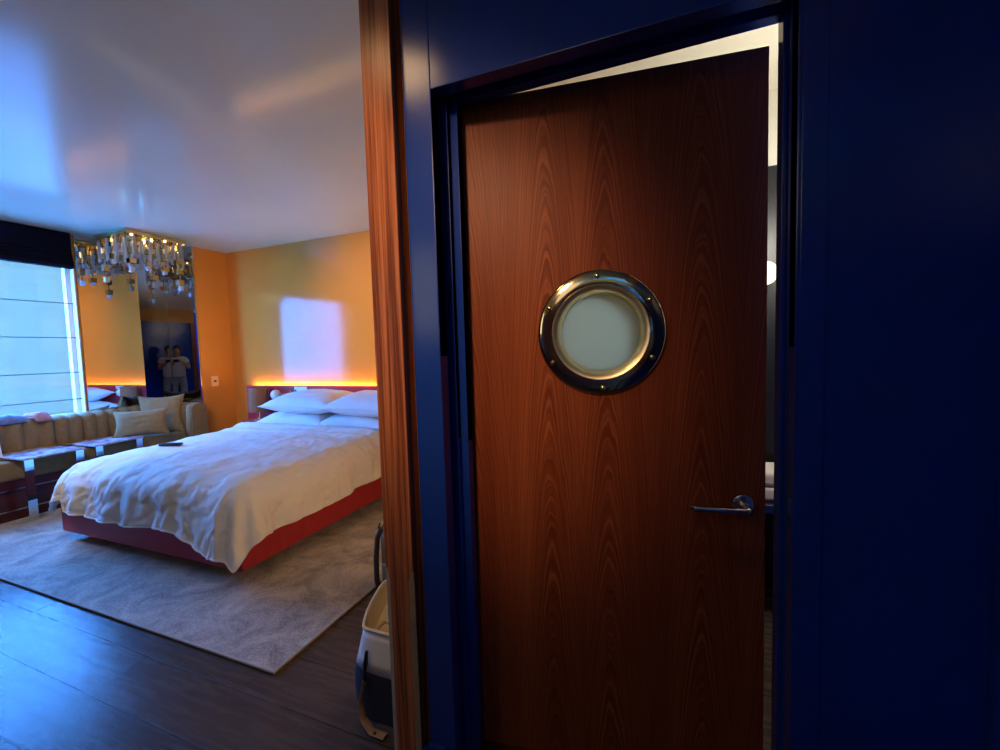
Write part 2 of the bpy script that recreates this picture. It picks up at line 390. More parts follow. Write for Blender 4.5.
struct('trim_3', [((-0.5975, 1.178, 0), (-0.572, 1.212, 2.128)), ((0.268, 1.170, 0), (0.278, 1.215, 2.128)), ((-0.572, 1.178, 2.106), (0.268, 1.212, 2.128))],
       'navy', 'narrow navy door stop around the opening', 'trim', 0.002)
struct('trim_4', [((0.282, YD - 0.004, 0), (0.328, YD, H))], 'navy', 'flat navy casing right of the door', 'trim', 0.0015)
struct('trim_5', [((XR - 0.012, YD - 0.03, 0), (XR, YD, H))], 'navy', 'navy corner strip at the far right', 'trim', 0.002)
struct('baseboard_left', [((-0.6985, YD - 0.016, 0), (OX0 - 0.03, YD, 0.105)), ((-0.7105, 1.052, 0), (-0.695, YD - 0.016, 0.10))], 'navy', 'navy skirting block left of the door', 'baseboard', 0.003)
struct('baseboard_right', [((OX1 + 0.06, YD - 0.016, 0), (XR, YD, 0.105))], 'navy', 'navy skirting right of the door', 'baseboard', 0.003)
struct('trim_6', [((-0.60, 1.17, 0), (0.28, 1.40, 0.012))], 'dark_wood', 'wooden threshold under the ajar door', 'trim', 0.003)
# mahogany post on the wall end, with a stopped chamfer low down
tp = thing('trim_7', (-0.762, 1.045, 0), 'striped mahogany post at the end of the navy wall', 'trim', kind='structure')
bm = nb()
hw = 0.051; d = 0.056
zs = [(0.0, 0.016, 0.005), (0.50, 0.016, 0.005), (0.640, 0.016, 0.005), (0.675, 0.009, 0.003), (0.700, 0.0015, 0.0015), (H, 0.0015, 0.0015)]
rings = []
for z, c, e in zs:
    rings.append([bm.verts.new(p) for p in ((-hw, d, z), (-hw, e, z), (-hw + c, 0, z), (hw - c, 0, z), (hw, e, z), (hw, d, z))])
for a, b in zip(rings, rings[1:]):
    for k in range(6): bm.faces.new((a[k], a[(k+1) % 6], b[(k+1) % 6], b[k]))
bm.faces.new(rings[-1]); bm.faces.new(rings[0][::-1])
obj('post_shaft', bm, 'post', tp, False)
for sx in (-1, 1):
    bm = nb(); ring2 = []
    for z, c, e in zs[:4]:
        ring2.append([bm.verts.new(p) for p in ((sx*(hw + 0.0005), e - 0.0008, z), (sx*(hw - c), -0.0008, z), (sx*(hw - c), 0.006, z), (sx*(hw + 0.0005), 0.008, z))])
    for a, b in zip(ring2, ring2[1:]):
        for k in range(4): bm.faces.new((a[k], a[(k+1) % 4], b[(k+1) % 4], b[k]))
    bm.faces.new(ring2[0]); bm.faces.new(ring2[-1])
    o = obj('chamfer', bm, 'post_edge', tp, False); o['label'] = 'pale chamfered lower edge'

# ------------------------------------------------------------------ window, sheer shade, navy blind
tw = thing('window_1', (XL - 0.10, 1.70, WZ0), 'tall bedroom window behind the sheer shade', 'window', kind='structure')
bm = nb(); w2 = (WY1 - WY0) / 2; h = WZ1 - WZ0
for lo, hi in (((-0.03, -w2, 0), (0.03, w2, 0.05)), ((-0.03, -w2, h - 0.05), (0.03, w2, h)), ((-0.03, -w2, 0.05), (0.03, -w2 + 0.05, h - 0.05)), ((-0.03, w2 - 0.05, 0.05), (0.03, w2, h - 0.05))):
    box(bm, lo, hi, 0.004)
obj('window_frame', bm, 'white_paint', tw)
obj('window_pane', bx((-0.004, -w2 + 0.05, 0.05), (0.004, w2 - 0.05, h - 0.05)), 'pane', tw)
obj('window_lining', bx((0.03, w2 - 0.012, 0), (0.0995, w2, h), 0.002), 'white_paint', tw)
obj('window_sill', bx((0.03, -w2, 0), (0.125, w2, 0.02), 0.003), 'white_paint', tw)
ts = thing('sheer_roman_blind', (XL + 0.006, 1.66, 0.86), 'sheer white roman shade with thin dark ribs glowing in daylight', 'blind')
bm = nb(); hy = 0.735; ht = 1.54
cols, rows = 60, 40
g = [[bm.verts.new((0.010*math.sin(j/rows*ht*PI/0.36)**2 + 0.004*noise.noise(Vector((i*0.12, j*0.05, 3))), -hy + 2*hy*i/cols, ht*j/rows)) for i in range(cols + 1)] for j in range(rows + 1)]
for j in range(rows):
    for i in range(cols): bm.faces.new((g[j][i], g[j][i+1], g[j+1][i+1], g[j+1][i]))
obj('sheer_panel', bm, 'sheer', ts)
for z in (1.958, 1.608, 1.252, 0.975):
    obj('rib', bx((0.012, -hy, z - 0.86 - 0.004), (0.018, hy + 0.05, z - 0.86 + 0.004), 0.001), 'black', ts)['label'] = 'thin dark horizontal rib'
tb = thing('blackout_blind', (XL, 1.66, 2.31), 'dark navy blackout blind folded up above the window', 'blind')
bm = nb(); prof = []
for k in range(5):
    zz = 0.03 + k*0.032
    prof += [(0.085 - 0.006*k, zz - 0.014), (0.093 - 0.006*k, zz), (0.085 - 0.006*k, zz + 0.014)]
prof = [(0.022, 0.0), (0.075, 0.002)] + prof + [(0.064, 0.19), (0.060, 0.36), (0.022, 0.362)]
pr = [[bm.verts.new((x, y, z)) for x, z in prof] for y in [-0.9 + i*(0.79 + 0.9)/24 + 0.0 for i in range(25)]]
for a, b in zip(pr, pr[1:]):
    n = len(a)
    for k in range(n): bm.faces.new((a[k], a[(k+1) % n], b[(k+1) % n], b[k]))
bm.faces.new(pr[0]); bm.faces.new(pr[-1][::-1])
obj('folded_fabric', bm, 'shade_navy', tb)
obj('headrail', bx((0.002, -0.9, 0.33), (0.03, 0.79, 0.364)), 'shade_navy', tb)

# added dark block, sized to dim only the camera's view through the sheer shade
tbd = thing('building', (-15.0, 5.2, -0.55), 'low shaded building across the terrace faintly seen through the sheer shade', 'building')
obj('facade', bx((-3.0, -3.6, 0), (0, 3.0, 4.9)), 'facade', tbd, False)
for yy in (-3.0, -2.1, -1.2, -0.3, 0.6, 1.5):
    for zz in (0.9, 2.2, 3.5):
        obj('facade_window', bx((0, yy, zz), (0.002, yy + 0.4, zz + 0.9)), 'facade_glass', tbd, False)
struct('terrace', [((-40, -20, -0.65), (XL - 0.3, 30, -0.55))], 'terrace', 'pale roof terrace outside the window', 'terrace')  # added bright slab, feeds sky light to the ceiling's reflections

# ------------------------------------------------------------------ mirrors
tm = thing('mirror_panel', (XL + 0.002, 2.913, 0.45), 'tall mirror beside the window reflecting the golden bed wall', 'mirror')
obj('mirror_glass', bx((0, -0.412, 0), (0.012, 0.405, H - 0.45 - 0.002)), 'mirror', tm, False)
obj('mirror_edge', bx((0, -0.418, 0), (0.014, -0.412, H - 0.45 - 0.002)), 'steel', tm)
tm = thing('mirror_panel', (XL + 0.016, 3.333, 0.45), 'tall mirror on the pier front reflecting the navy entry and the photographer', 'mirror', rz=-0.0055)
obj('mirror_glass', bx((0, -0.012, 0), (0.525, 0, H - 0.45 - 0.002)), 'mirror', tm, False)
obj('mirror_edge', bx((0.525, -0.013, 0), (0.530, 0.001, H - 0.45 - 0.002)), 'steel', tm)
obj('corner_bead', bx((-0.004, -0.016, 0), (0.005, -0.010, H - 0.45 - 0.002)), 'steel', tm)

# ------------------------------------------------------------------ headboard + led
th = thing('headboard', (-3.3, YB, 0.0), 'long red lacquered headboard along the bed wall with a glowing top edge', 'headboard')
obj('headboard_panel', bx((-1.50, -0.09, 0.10), (2.5, -0.055, 1.005), 0.004), 'red', th)
obj('back_rail', bx((-1.45, -0.055, 0.60), (2.4, -0.001, 0.93)), 'dark_wood', th)
obj('led_strip', bx((-1.46, -0.038, 0.985), (2.4, -0.018, 0.997)), 'led', th)['label'] = 'warm glowing light strip'

# ------------------------------------------------------------------ bed
tb = thing('bed', (-3.26, 2.64, 0), 'king bed on a dark red lacquered platform base', 'bed')
bm = nb(); box(bm, (-0.955, -0.995, 0.09), (0.96, 1.0, 0.275), 0.006)
obj('bed_frame', bm, 'red', tb)
obj('plinth', bx((-0.80, -0.82, 0.0145), (0.80, 0.98, 0.09)), 'black', tb)
obj('mattress', bx((-0.90, -0.93, 0.275), (0.90, 0.99, 0.50), 0.06, 4), 'pillow', tb)

# duvet: a puffed cloth over the mattress, its overhang drawn down along rounded edges
def duvet():
    xl, xr, yf, yh, top = -4.06, -2.46, 1.80, 3.12, 0.615
    r = 0.20; oL, oR, oF = 0.40, 0.450, 0.455
    nx, ny = 150, 120
    bm = nb(); grid = []
    for j in range(ny + 1):
        row = []
        for i in range(nx + 1):
            p = xl - oL + (xr + oR - xl + oL) * i / nx
            fx = (p - xl) / (xr - xl)
            f_of = oF + 0.085*max(0, min(1, fx))**1.6 - 0.05*math.exp(-((fx - 0.75)/0.18)**2)
            q = yf - f_of + (yh - yf + f_of) * j / ny
            cx = min(max(p, xl), xr); cy = max(q, yf)
            s, t = p - cx, q - cy
            Ld = math.hypot(s, t)
            # crown of the top
            u = (cx - xl) / (xr - xl); v = (cy - yf) / (yh - yf)
            z = top + 0.030*math.sin(PI*min(max(u, 0), 1))**0.6 * (0.5 + 0.5*math.sin(PI*min(v*0.9 + 0.1, 1))) + 0.045*max(0, v - 0.35)
            # roll of the turned edge near the pillows
            z += 0.030*math.exp(-((v - 0.93)/0.05)**2) + 0.014*math.exp(-((v - 0.80)/0.03)**2)
            n1 = noise.fractal(Vector((cx*1.7, cy*1.7, 0.3)), 1.0, 2.0, 4)
            n2 = noise.noise(Vector((p*5.0 + q*3.0, q*7.5 - p*2.0, 1.7)))
            n3 = noise.noise(Vector((p*13.0 - q*6.0, q*10.0 + p*5.0, 4.7)))
            n4 = abs(noise.noise(Vector((p*6.0 + q*4.0 + 1.5*n2, q*4.5 - p*1.0, 9.3))))
            n5 = abs(noise.noise(Vector((p*9.0 - q*8.0 + 1.0*n2, q*3.0 + p*4.0, 12.3))))
            wr = 0.016*n1 + 0.007*n2 + 0.004*n3 - 0.0055*max(0, 0.16 - n4)/0.16 - 0.0045*max(0, 0.14 - n5)/0.14
            if Ld > 1e-6:
                dx, dy = s/Ld, t/Ld
                if s < 0 and t < 0: Ld *= 0.80
                if s > 0 and t < 0:
                    Ld *= 1 - 0.10*abs(2*dx*dy)
                    if Ld > 0.48: Ld = 0.48 + 0.15*(1 - math.exp(-(Ld - 0.48)/0.11))
                a = Ld / r
                if a < PI/2: out, dn = r*math.sin(a), r*(1 - math.cos(a))
                else: out, dn = r + 0.12*(Ld - r*PI/2), r*1.0 + 0.97*(Ld - r*PI/2)
                along = cx*1.0 + cy*1.0 + math.atan2(dy, dx)*0.32
                k = min(1, Ld/0.42)**1.5
                fold = (0.006*math.sin(along*19 + 3.2*noise.noise(Vector((along*2.2, 0.2, 0)))) + 0.022*noise.noise(Vector((along*9.0, Ld*3.0 + along, 2.1))) + 0.035*noise.noise(Vector((along*4.0, Ld*2.0, 7.1)))) * k
                corner = abs(dx*dy)*2
                fold += corner * k * 0.020*math.sin(math.atan2(dy, dx)*13)
                out += fold + 0.02*k + wr*0.6
                if s > 0 and t < 0:
                    out += 0.045*k*math.exp(-((math.atan2(-dy, dx) - 0.45)/0.42)**2)
                cr = (-0.010*max(0, 0.18 - n4)/0.18*k - 0.008*max(0, 0.16 - n5)/0.16*k)*(1 - corner) + 0.014*corner*k
                co = Vector((cx + dx*(out + cr), cy + dy*(out + cr), z - dn + wr*(1 - 0.5*k)))
            else:
                co = Vector((cx, cy, z + wr))
            row.append(bm.verts.new(co))
        grid.append(row)
    for j in range(ny):
        for i in range(nx):
            bm.faces.new((grid[j][i], grid[j][i+1], grid[j+1][i+1], grid[j+1][i]))
    # hem cord
    hem = [v.co.copy() for v in grid[-1][:1]]
    path = [grid[j][0].co.copy() for j in range(ny, -1, -2)] + [grid[0][i].co.copy() for i in range(0, nx + 1, 2)] + [grid[j][nx].co.copy() for j in range(0, ny + 1, 2)]
    o = obj('duvet', bm, 'duvet')
    md = o.modifiers.new('thick', 'SOLIDIFY'); md.thickness = 0.022; md.offset = -1
    b2 = nb(); tube(b2, path, 0.006, 6)
    h = obj('hem_piping', b2, 'duvet', o)
    global duvet_bvh
    from mathutils.bvhtree import BVHTree
    duvet_bvh = BVHTree.FromPolygons([v.co.copy() for v in o.data.vertices], [list(f.vertices) for f in o.data.polygons])
    return tag(o, 'rumpled white duvet spread over the king bed, hanging at the foot', 'duvet')
duvet()

def pillow(cx, cy, cz, sx, sy, sz, seed, rx=0.0, rz=0.0, m='pillow', wr=0.010, corner=0.10):
    """puffed cushion: half sizes sx, sy, thickness sz, knife edges and pinched corners"""
    bm = nb(); n = 28
    for side in (1, -1):
        g = []
        for j in range(n + 1):
            row = []
            for i in range(n + 1):
                u, v = -1 + 2*i/n, -1 + 2*j/n
                e = max(0.0, (1 - abs(u)**2.6)) * max(0.0, (1 - abs(v)**2.6))
                pinch = 1 - corner*(1 - abs(u)*abs(v)) * (abs(u)**4 + abs(v)**4) * 0.55
                x, y = u*sx*(1 - corner*(1 - v*v)*0 - corner*0.6*(1 - abs(v)**2)*abs(u)**6), v*sy*(1 - corner*0.6*(1 - abs(u)**2)*abs(v)**6)
                x *= 1 - corner*0.7*(1 - v*v)*abs(u)**3; y *= 1 - corner*0.7*(1 - u*u)*abs(v)**3
                z = side*sz*0.5*e**0.55
                nn = wr*noise.noise(Vector((u*3 + seed, v*3.4, side*2.0 + seed))) + 0.5*wr*noise.noise(Vector((u*8 + seed, v*5, side)))
                row.append(bm.verts.new((x, y, z + nn*(0.25 + e))))
            g.append(row)
        for j in range(n):
            for i in range(n): bm.faces.new((g[j][i], g[j][i+1], g[j+1][i+1], g[j+1][i]))
    bmesh.ops.remove_doubles(bm, verts=bm.verts, dist=0.006)
    me_o = obj('pillow', bm, m)
    me_o.location = (cx, cy, cz); me_o.rotation_euler = (rx, 0, rz)
    # piped seam
    b2 = nb(); pts = []
    def edge(u, v):
        x, y = u*sx*(1 - corner*0.6*(1 - abs(v)**2)*abs(u)**6), v*sy*(1 - corner*0.6*(1 - abs(u)**2)*abs(v)**6)
        return Vector((x*(1 - corner*0.7*(1 - v*v)*abs(u)**3), y*(1 - corner*0.7*(1 - u*u)*abs(v)**3), wr*0.25*noise.noise(Vector((u*3 + seed, v*3.4, 2.0 + seed)))))
    K = 18
    for k in range(K): pts.append(edge(-1 + 2*k/K, -1))
    for k in range(K): pts.append(edge(1, -1 + 2*k/K))
    for k in range(K): pts.append(edge(1 - 2*k/K, 1))
    for k in range(K): pts.append(edge(-1, 1 - 2*k/K))
    tube(b2, pts, 0.004, 6, closed=True)
    obj('seam_piping', b2, m, me_o)
    return me_o
G = 'white pillows on the bed'
tag(pillow(-3.56, 3.36, 0.685, 0.46, 0.25, 0.20, 1.0, 0.10), 'lower white pillow of the stack nearest the bedside lamp', 'pillow', G)
tag(pillow(-3.42, 3.34, 0.872, 0.47, 0.27, 0.22, 5.2, 0.12, 0.02), 'upper white pillow of the stack nearest the bedside lamp', 'pillow', G)
tag(pillow(-2.78, 3.37, 0.685, 0.42, 0.25, 0.20, 8.4, 0.10), 'lower white pillow of the stack beside the mahogany post', 'pillow', G)
tag(pillow(-2.62, 3.33, 0.866, 0.47, 0.27, 0.22, 3.7, 0.12, -0.03), 'upper white pillow of the stack beside the mahogany post', 'pillow', G)

# remote on the bed
rz_ = duvet_bvh.ray_cast(Vector((-3.78, 2.17, 2)), Vector((0, 0, -1)))[0].z
tr = thing('remote_control', (-3.78, 2.17, rz_ + 0.004), 'small black remote control lying on the blue-lit duvet', 'remote control', rz=0.35)
obj('remote_body', bx((-0.085, -0.026, 0), (0.085, 0.026, 0.020), 0.006, 3), 'black', tr)
obj('button_pad', bx((-0.07, -0.016, 0.018), (0.03, 0.016, 0.021), 0.001), 'bag_dark', tr)

# ------------------------------------------------------------------ rug
tg = thing('area_rug', (-3.40, 2.45, 0), 'mottled grey silk rug under the bed with a pale bound edge', 'rug')
x0, x1, y0, y1 = -1.78, 1.86, -1.240, 1.20
bm = nb(); nx, ny = 120, 80
g = [[bm.verts.new((x0 + (x1 - x0)*i/nx, y0 + (y1 - y0)*j/ny, 0.012 + 0.0016*noise.noise(Vector((i*0.9, j*0.9, 0))))) for i in range(nx + 1)] for j in range(ny + 1)]
for j in range(ny):
    for i in range(nx): bm.faces.new((g[j][i], g[j][i+1], g[j+1][i+1], g[j+1][i]))
ex = [e for e in bm.edges if e.is_boundary]
r = bmesh.ops.extrude_edge_only(bm, edges=ex)
for v in r['geom']:
    if isinstance(v, bmesh.types.BMVert): v.co.z = 0.0
obj('pile', bm, 'rug', tg)
bm = nb(); tube(bm, [(x0, y0, 0.009), (x1, y0, 0.009), (x1, y1, 0.009), (x0, y1, 0.009)], 0.007, 8, closed=True)
obj('bound_edge', bm, 'rug_edge', tg)

# ------------------------------------------------------------------ banquette sofa
tsf = thing('banquette_sofa', (0, 0, 0), 'olive velvet channel-tufted banquette under the window with a curved end', 'sofa')
path = [Vector((-5.525, y, 0)) for y in [0.45 + i*0.0125 for i in range(int((2.98 - 0.45)/0.0125) + 1)]]
cxp, cyp, rp = -5.525 + 0.19, 2.98, 0.19
for k in range(1, 25):
    a = PI - (PI/2)*k/24
    path.append(Vector((cxp + rp*math.cos(a), cyp + rp*math.sin(a), 0)))
for k in range(1, 26): path.append(Vector((cxp + 0.0125*k, cyp + rp, 0)))
dist = [0]
for a, b in zip(path, path[1:]): dist.append(dist[-1] + (b - a).length)
CH = 0.107
def sweep(bm, prof_fn, idx):
    rings = []
    for i in idx:
        p = path[i]; t = (path[min(i+1, len(path)-1)] - path[max(i-1, 0)]).normalized()
        nrm = Vector((t.y, -t.x, 0))       # towards the room
        rings.append([bm.verts.new(p + nrm*n_ + Vector((0, 0, z_))) for n_, z_ in prof_fn(dist[i])])
    for a, b in zip(rings, rings[1:]):
        m_ = len(a)
        for k in range(m_): bm.faces.new((a[k], a[(k+1) % m_], b[(k+1) % m_], b[k]))
    bm.faces.new(rings[0][::-1]); bm.faces.new(rings[-1])
def back_prof(s):
    ph = abs(math.sin(PI*s/CH))**0.42
    f = 0.052*ph - 0.012
    zt = 0.815 + 0.024*ph
    return [(-0.125, 0.36), (-0.125, zt - 0.04), (-0.112, zt - 0.012), (-0.09, zt), (-0.05 + f*0.3, zt + 0.002), (-0.015 + f*0.7, zt - 0.012), (f, zt - 0.045), (f + 0.005, 0.70), (f + 0.012, 0.58), (f + 0.012, 0.50), (0.0, 0.44), (0.0, 0.36)]
bm = nb(); sweep(bm, back_prof, range(len(path))); obj('backrest', bm, 'velvet', tsf)
bm = nb(); box(bm, (-5.49, 0.45, 0.355), (-5.165, 3.16, 0.525), 0.035, 4); obj('seat_cushion', bm, 'velvet', tsf)
obj('seat_rail', bx((-5.60, 0.45, 0.285), (-5.185, 3.30, 0.355), 0.003), 'dark_wood', tsf)
obj('metal_line', bx((-5.188, 0.45, 0.274), (-5.180, 3.16, 0.284)), 'nickel', tsf)['label'] = 'thin metal strip along the base'
obj('base_panel', bx((-5.60, 0.45, 0.0), (-5.205, 3.30, 0.274)), 'dark_wood', tsf)
obj('kick_strip', bx((-5.206, 0.45, 0.09), (-5.198, 3.16, 0.10)), 'nickel', tsf)

# cushions on the banquette
def lean(o, loc, rx, rz):
    o.location = loc; o.rotation_euler = (rx, 0, rz); return o
c1 = pillow(0, 0, 0, 0.215, 0.225, 0.15, 2.2, m='cushion', wr=0.006, corner=0.12)
lean(c1, (-5.33, 2.99, 0.735), PI/2 - 0.28, 0.85); c1.name = 'throw_cushion'
tag(c1, 'larger square olive cushion leaning in the banquette corner, behind the oblong one', 'cushion')
c2 = pillow(0, 0, 0, 0.235, 0.150, 0.12, 6.1, m='cushion', wr=0.006, corner=0.12)
lean(c2, (-5.20, 2.72, 0.685), PI/2 - 0.30, 0.95); c2.name = 'throw_cushion'
tag(c2, 'small oblong olive cushion in front of the square one on the banquette', 'cushion')
c3 = pillow(0, 0, 0, 0.16, 0.14, 0.12, 9.1, m='pillow', wr=0.006, corner=0.05)
lean(c3, (-5.40, 1.60, 0.665), PI/2 - 0.25, PI/2 - 0.2); c3.name = 'throw_cushion'
tag(c3, 'white cushion on the banquette at the left edge of the photo', 'cushion')

# clothes left on the back of the banquette
def cloth(name, m, cx, cy, z, lx, ly, seed, label, cat, rz=0.0):
    bm = nb(); nx, ny = 20, 30; g = []
    for j in range(ny + 1):
        row = []
        for i in range(nx + 1):
            u, v = -1 + 2*i/nx, -1 + 2*j/ny
            e = (1 - u**4)*(1 - v**4)
            x = u*lx*(1 + 0.12*noise.noise(Vector((v*2, seed, 0)))); y = v*ly*(1 + 0.1*noise.noise(Vector((u*2, seed, 3))))
            drop = -0.05*max(0, u*lx - 0.04)/0.05
            row.append(bm.verts.new((x, y, 0.004 + 0.035*e**0.5 + 0.012*noise.noise(Vector((u*2.5, v*3.5, seed)))*e + drop)))
        g.append(row)
    for j in range(ny):
        for i in range(nx): bm.faces.new((g[j][i], g[j][i+1], g[j+1][i+1], g[j+1][i]))
    o = obj(name, bm, m); o.location = (cx, cy, z); o.rotation_euler = (0, 0, rz)
    o.modifiers.new('thick', 'SOLIDIFY').thickness = -0.006
    return tag(o, label, cat)
cloth('folded_jeans', 'denim', -5.565, 1.80, 0.845, 0.075, 0.17, 1.0, 'folded blue-grey garment lying on the banquette back under the window', 'clothing')
cloth('pink_garment', 'pink', -5.545, 2.06, 0.845, 0.085, 0.065, 4.0, 'small pink garment beside the blue one on the banquette back', 'clothing', 0.3)

# c-shaped side tables
def side_table(loc, label, rz, depth):
    t = thing('side_table', loc, label, 'side table', rz=rz)
    obj('table_top', bx((-depth, 0, 0.540), (0.02, 0.42, 0.558), 0.003), 'marble', t)
    for y in (0.012, 0.356):
        lg = obj('leg', bx((0.0, y, 0.235), (0.014, y + 0.055, 0.445), 0.002), 'dark_wood', t)
        obj('leg_cap', bx((-0.002, y - 0.002, 0.445), (0.016, y + 0.057, 0.540), 0.002), 'steel', lg)['label'] = 'polished steel upper sleeve'
        obj('leg_foot', bx((-0.002, y - 0.002, 0.0145), (0.016, y + 0.057, 0.19), 0.002), 'steel', lg)['label'] = 'polished metal lower sleeve'
        obj('leg_joint', bx((-0.001, y - 0.001, 0.19), (0.015, y + 0.056, 0.235), 0.002), 'black', lg)
    return t
side_table((-5.02, 1.745, 0.0), 'red marble side table over the banquette seat, the nearer one', 0.07, 0.47)
side_table((-5.07, 2.245, 0.0), 'red marble side table over the banquette seat, next to the olive cushions', 0.07, 0.42)

# ------------------------------------------------------------------ nightstand, lamp, small things
tn = thing('nightstand', (-4.375, 3.49, 0), 'dark red bedside cabinet in the corner beside the bed', 'nightstand')
obj('cabinet_body', bx((-0.165, -0.10, 0.09), (0.135, 0.145, 0.60), 0.004), 'red', tn)
obj('cabinet_top', bx((-0.172, -0.108, 0.60), (0.14, 0.148, 0.625), 0.004), 'red', tn)
dr = obj('drawer', bx((-0.150, -0.112, 0.36), (0.120, -0.101, 0.585), 0.002), 'red', tn)
bm = nb(); lathe(bm, [(0.010, 0.0), (0.010, 0.012), (0.016, 0.018), (0.014, 0.028), (0.0, 0.030)], 20, 'y', (-0.015, -0.112, 0.47)); obj('knob', bm, 'brass', dr)
obj('plinth', bx((-0.145, -0.08, 0.0145), (0.115, 0.145, 0.09)), 'black', tn)
tl = thing('bedside_lamp', (-4.415, 3.50, 0.625), 'brown drum-shade bedside lamp standing on the corner nightstand', 'lamp')
bm = nb(); lathe(bm, [(0.103, 0.09), (0.108, 0.09), (0.100, 0.375), (0.095, 0.375)], 48, close=True); obj('lamp_shade', bm, 'taupe', tl)
bm = nb(); lathe(bm, [(0.07, 0.0), (0.07, 0.012), (0.012, 0.02), (0.009, 0.10), (0.009, 0.30), (0.0, 0.30)], 24); obj('lamp_base', bm, 'brass', tl)
bm = nb(); lathe(bm, [(0.0, 0.17), (0.02, 0.18), (0.03, 0.21), (0.026, 0.245), (0.012, 0.27), (0.0, 0.272)], 16); obj('bulb', bm, 'white_paint', tl)
tgl = thing('reading_light', (-4.165, YB - 0.09, 0.89), 'small white globe reading light with brass arm on the headboard beside the lamp', 'wall light')
bm = nb(); lathe(bm, [(0.0, -0.058), (0.03, -0.05), (0.05, -0.028), (0.058, 0.0), (0.05, 0.028), (0.03, 0.05), (0.0, 0.058)], 24, 'z', (0, -0.12, 0.02)); obj('globe_shade', bm, 'white_paint', tgl)
bm = nb(); tube(bm, [(0.10, 0.0, 0.03), (0.10, -0.06, 0.03), (0.09, -0.10, 0.03), (0.055, -0.12, 0.02)], 0.008, 8); obj('arm', bm, 'brass', tgl)
bm = nb(); lathe(bm, [(0.035, 0.0), (0.035, 0.012), (0.0, 0.014)], 24, 'y', (0.10, 0, 0.03)); obj('wall_rose', bm, 'brass', tgl)
bm = nb(); tube(bm, [(0.19, -0.012, -0.05), (0.19, -0.012, 0.07)], 0.007, 8); obj('switch_rod', bm, 'brass', tgl)
tpl = thing('wall_plaque', (-3.90, YB - 0.09, 0.945), 'pale rectangular plate on the headboard above the left pillows', 'panel')
obj('plaque_plate', bx((-0.10, -0.008, 0), (0.09, 0, 0.05), 0.002), 'white_paint', tpl)  # thin pale plate put in as a highlight on the lacquer
# light switch plate on the pier
tsw = thing('thermostat', (-5.125, 3.483, 1.073), 'small square wall control with a dark button on the orange pier', 'wall control')
obj('cover_plate', bx((0, -0.042, -0.062), (0.008, 0.042, 0.062), 0.002), 'plate', tsw)
obj('dial', bx((0.008, -0.016, -0.010), (0.011, 0.016, 0.012), 0.001), 'black', tsw)

# ------------------------------------------------------------------ chandelier
tc_ = thing('chandelier', (-5.21, 2.86, H), 'brass and crystal chandelier of stepped square tubes on the ceiling by the mirrors', 'chandelier')
obj('ceiling_plate', bx((-0.28, -0.28, -0.035), (0.28, 0.28, -0.001), 0.003), 'brass', tc_)
bm = nb()
for a in (-0.28, 0.276):
    box(bm, (a - 0.004, -0.284, -0.050), (a + 0.008, 0.288, -0.035), 0.001); box(bm, (-0.284, a - 0.004, -0.050), (0.288, a + 0.008, -0.035), 0.001)
obj('plate_rim', bm, 'brass', tc_)
rnd = random.Random(3)
long_ = {(0, 0): 0.46, (3, 3): 0.53, (0, 3): 0.46, (3, 0): 0.40, (3, 1): 0.36, (3, 2): 0.38}
for i in range(4):
    for j in range(4):
        ln = long_.get((i, j), 0.18 + 0.12*rnd.random())
        x, y = -0.225 + 0.15*i, -0.225 + 0.15*j
        pen = obj('pendant', bx((x - 0.004, y - 0.004, -ln), (x + 0.004, y + 0.004, -0.035)), 'steel', tc_)
        z = -0.06
        while z > -ln + 0.05:
            hh = 0.045 + 0.03*rnd.random(); w = 0.020 + 0.008*rnd.random()
            bm = nb(); w2_ = w - 0.003       # a hollow square tube
            ro = [[bm.verts.new((x + sx*k, y + sy*k, zz)) for sx, sy in ((-1, -1), (1, -1), (1, 1), (-1, 1))] for k, zz in ((w, z), (w, z - hh), (w2_, z - hh), (w2_, z))]
            for q in range(4):
                A_, B_ = ro[q], ro[(q + 1) % 4]
                for k in range(4): bm.faces.new((A_[k], A_[(k+1) % 4], B_[(k+1) % 4], B_[k]))
            obj('brass_sleeve', bm, 'brass', pen, False)
            z -= hh + 0.05 + 0.03*rnd.random()
        for k, (dx, dy) in enumerate(((0.042, 0), (-0.042, 0), (0, 0.042), (0, -0.042))):
            zt = -0.045 - 0.05*rnd.random(); zl = 0.12 + 0.10*rnd.random()
            bm = nb(); lathe(bm, [(0.0, zt - zl - 0.012), (0.011, zt - zl), (0.013, zt - zl + 0.01), (0.013, zt), (0.0, zt)], 8, 'z', (x + dx, y + dy, 0))
            obj('crystal_rod', bm, 'crystal', pen)
        bm = nb(); box(bm, (x - 0.020, y - 0.020, -ln - 0.03), (x + 0.020, y + 0.020, -ln + 0.03), 0.010, 2)
        obj('crystal_block', bm, 'crystal', pen)
for x, y in ((0.12, -0.15), (0.12, 0.16), (-0.15, 0.0), (0.0, 0.10)):
    bm = nb(); lathe(bm, [(0.0, -0.10), (0.012, -0.092), (0.014, -0.075), (0.008, -0.05), (0.008, -0.04)], 12, 'z', (x, y, 0)); obj('bulb', bm, 'bulb', tc_)['label'] = 'small lit bulb'

# ------------------------------------------------------------------ the wooden door
td = thing('door_1', (-0.585, 1.224, 0), 'sapele wooden door with a brass porthole, standing slightly ajar', 'door', rz=math.radians(6.6), kind='structure')
DW, DT, DH = 0.863, 0.044, 2.126
PX, PZ = 0.42, 1.394
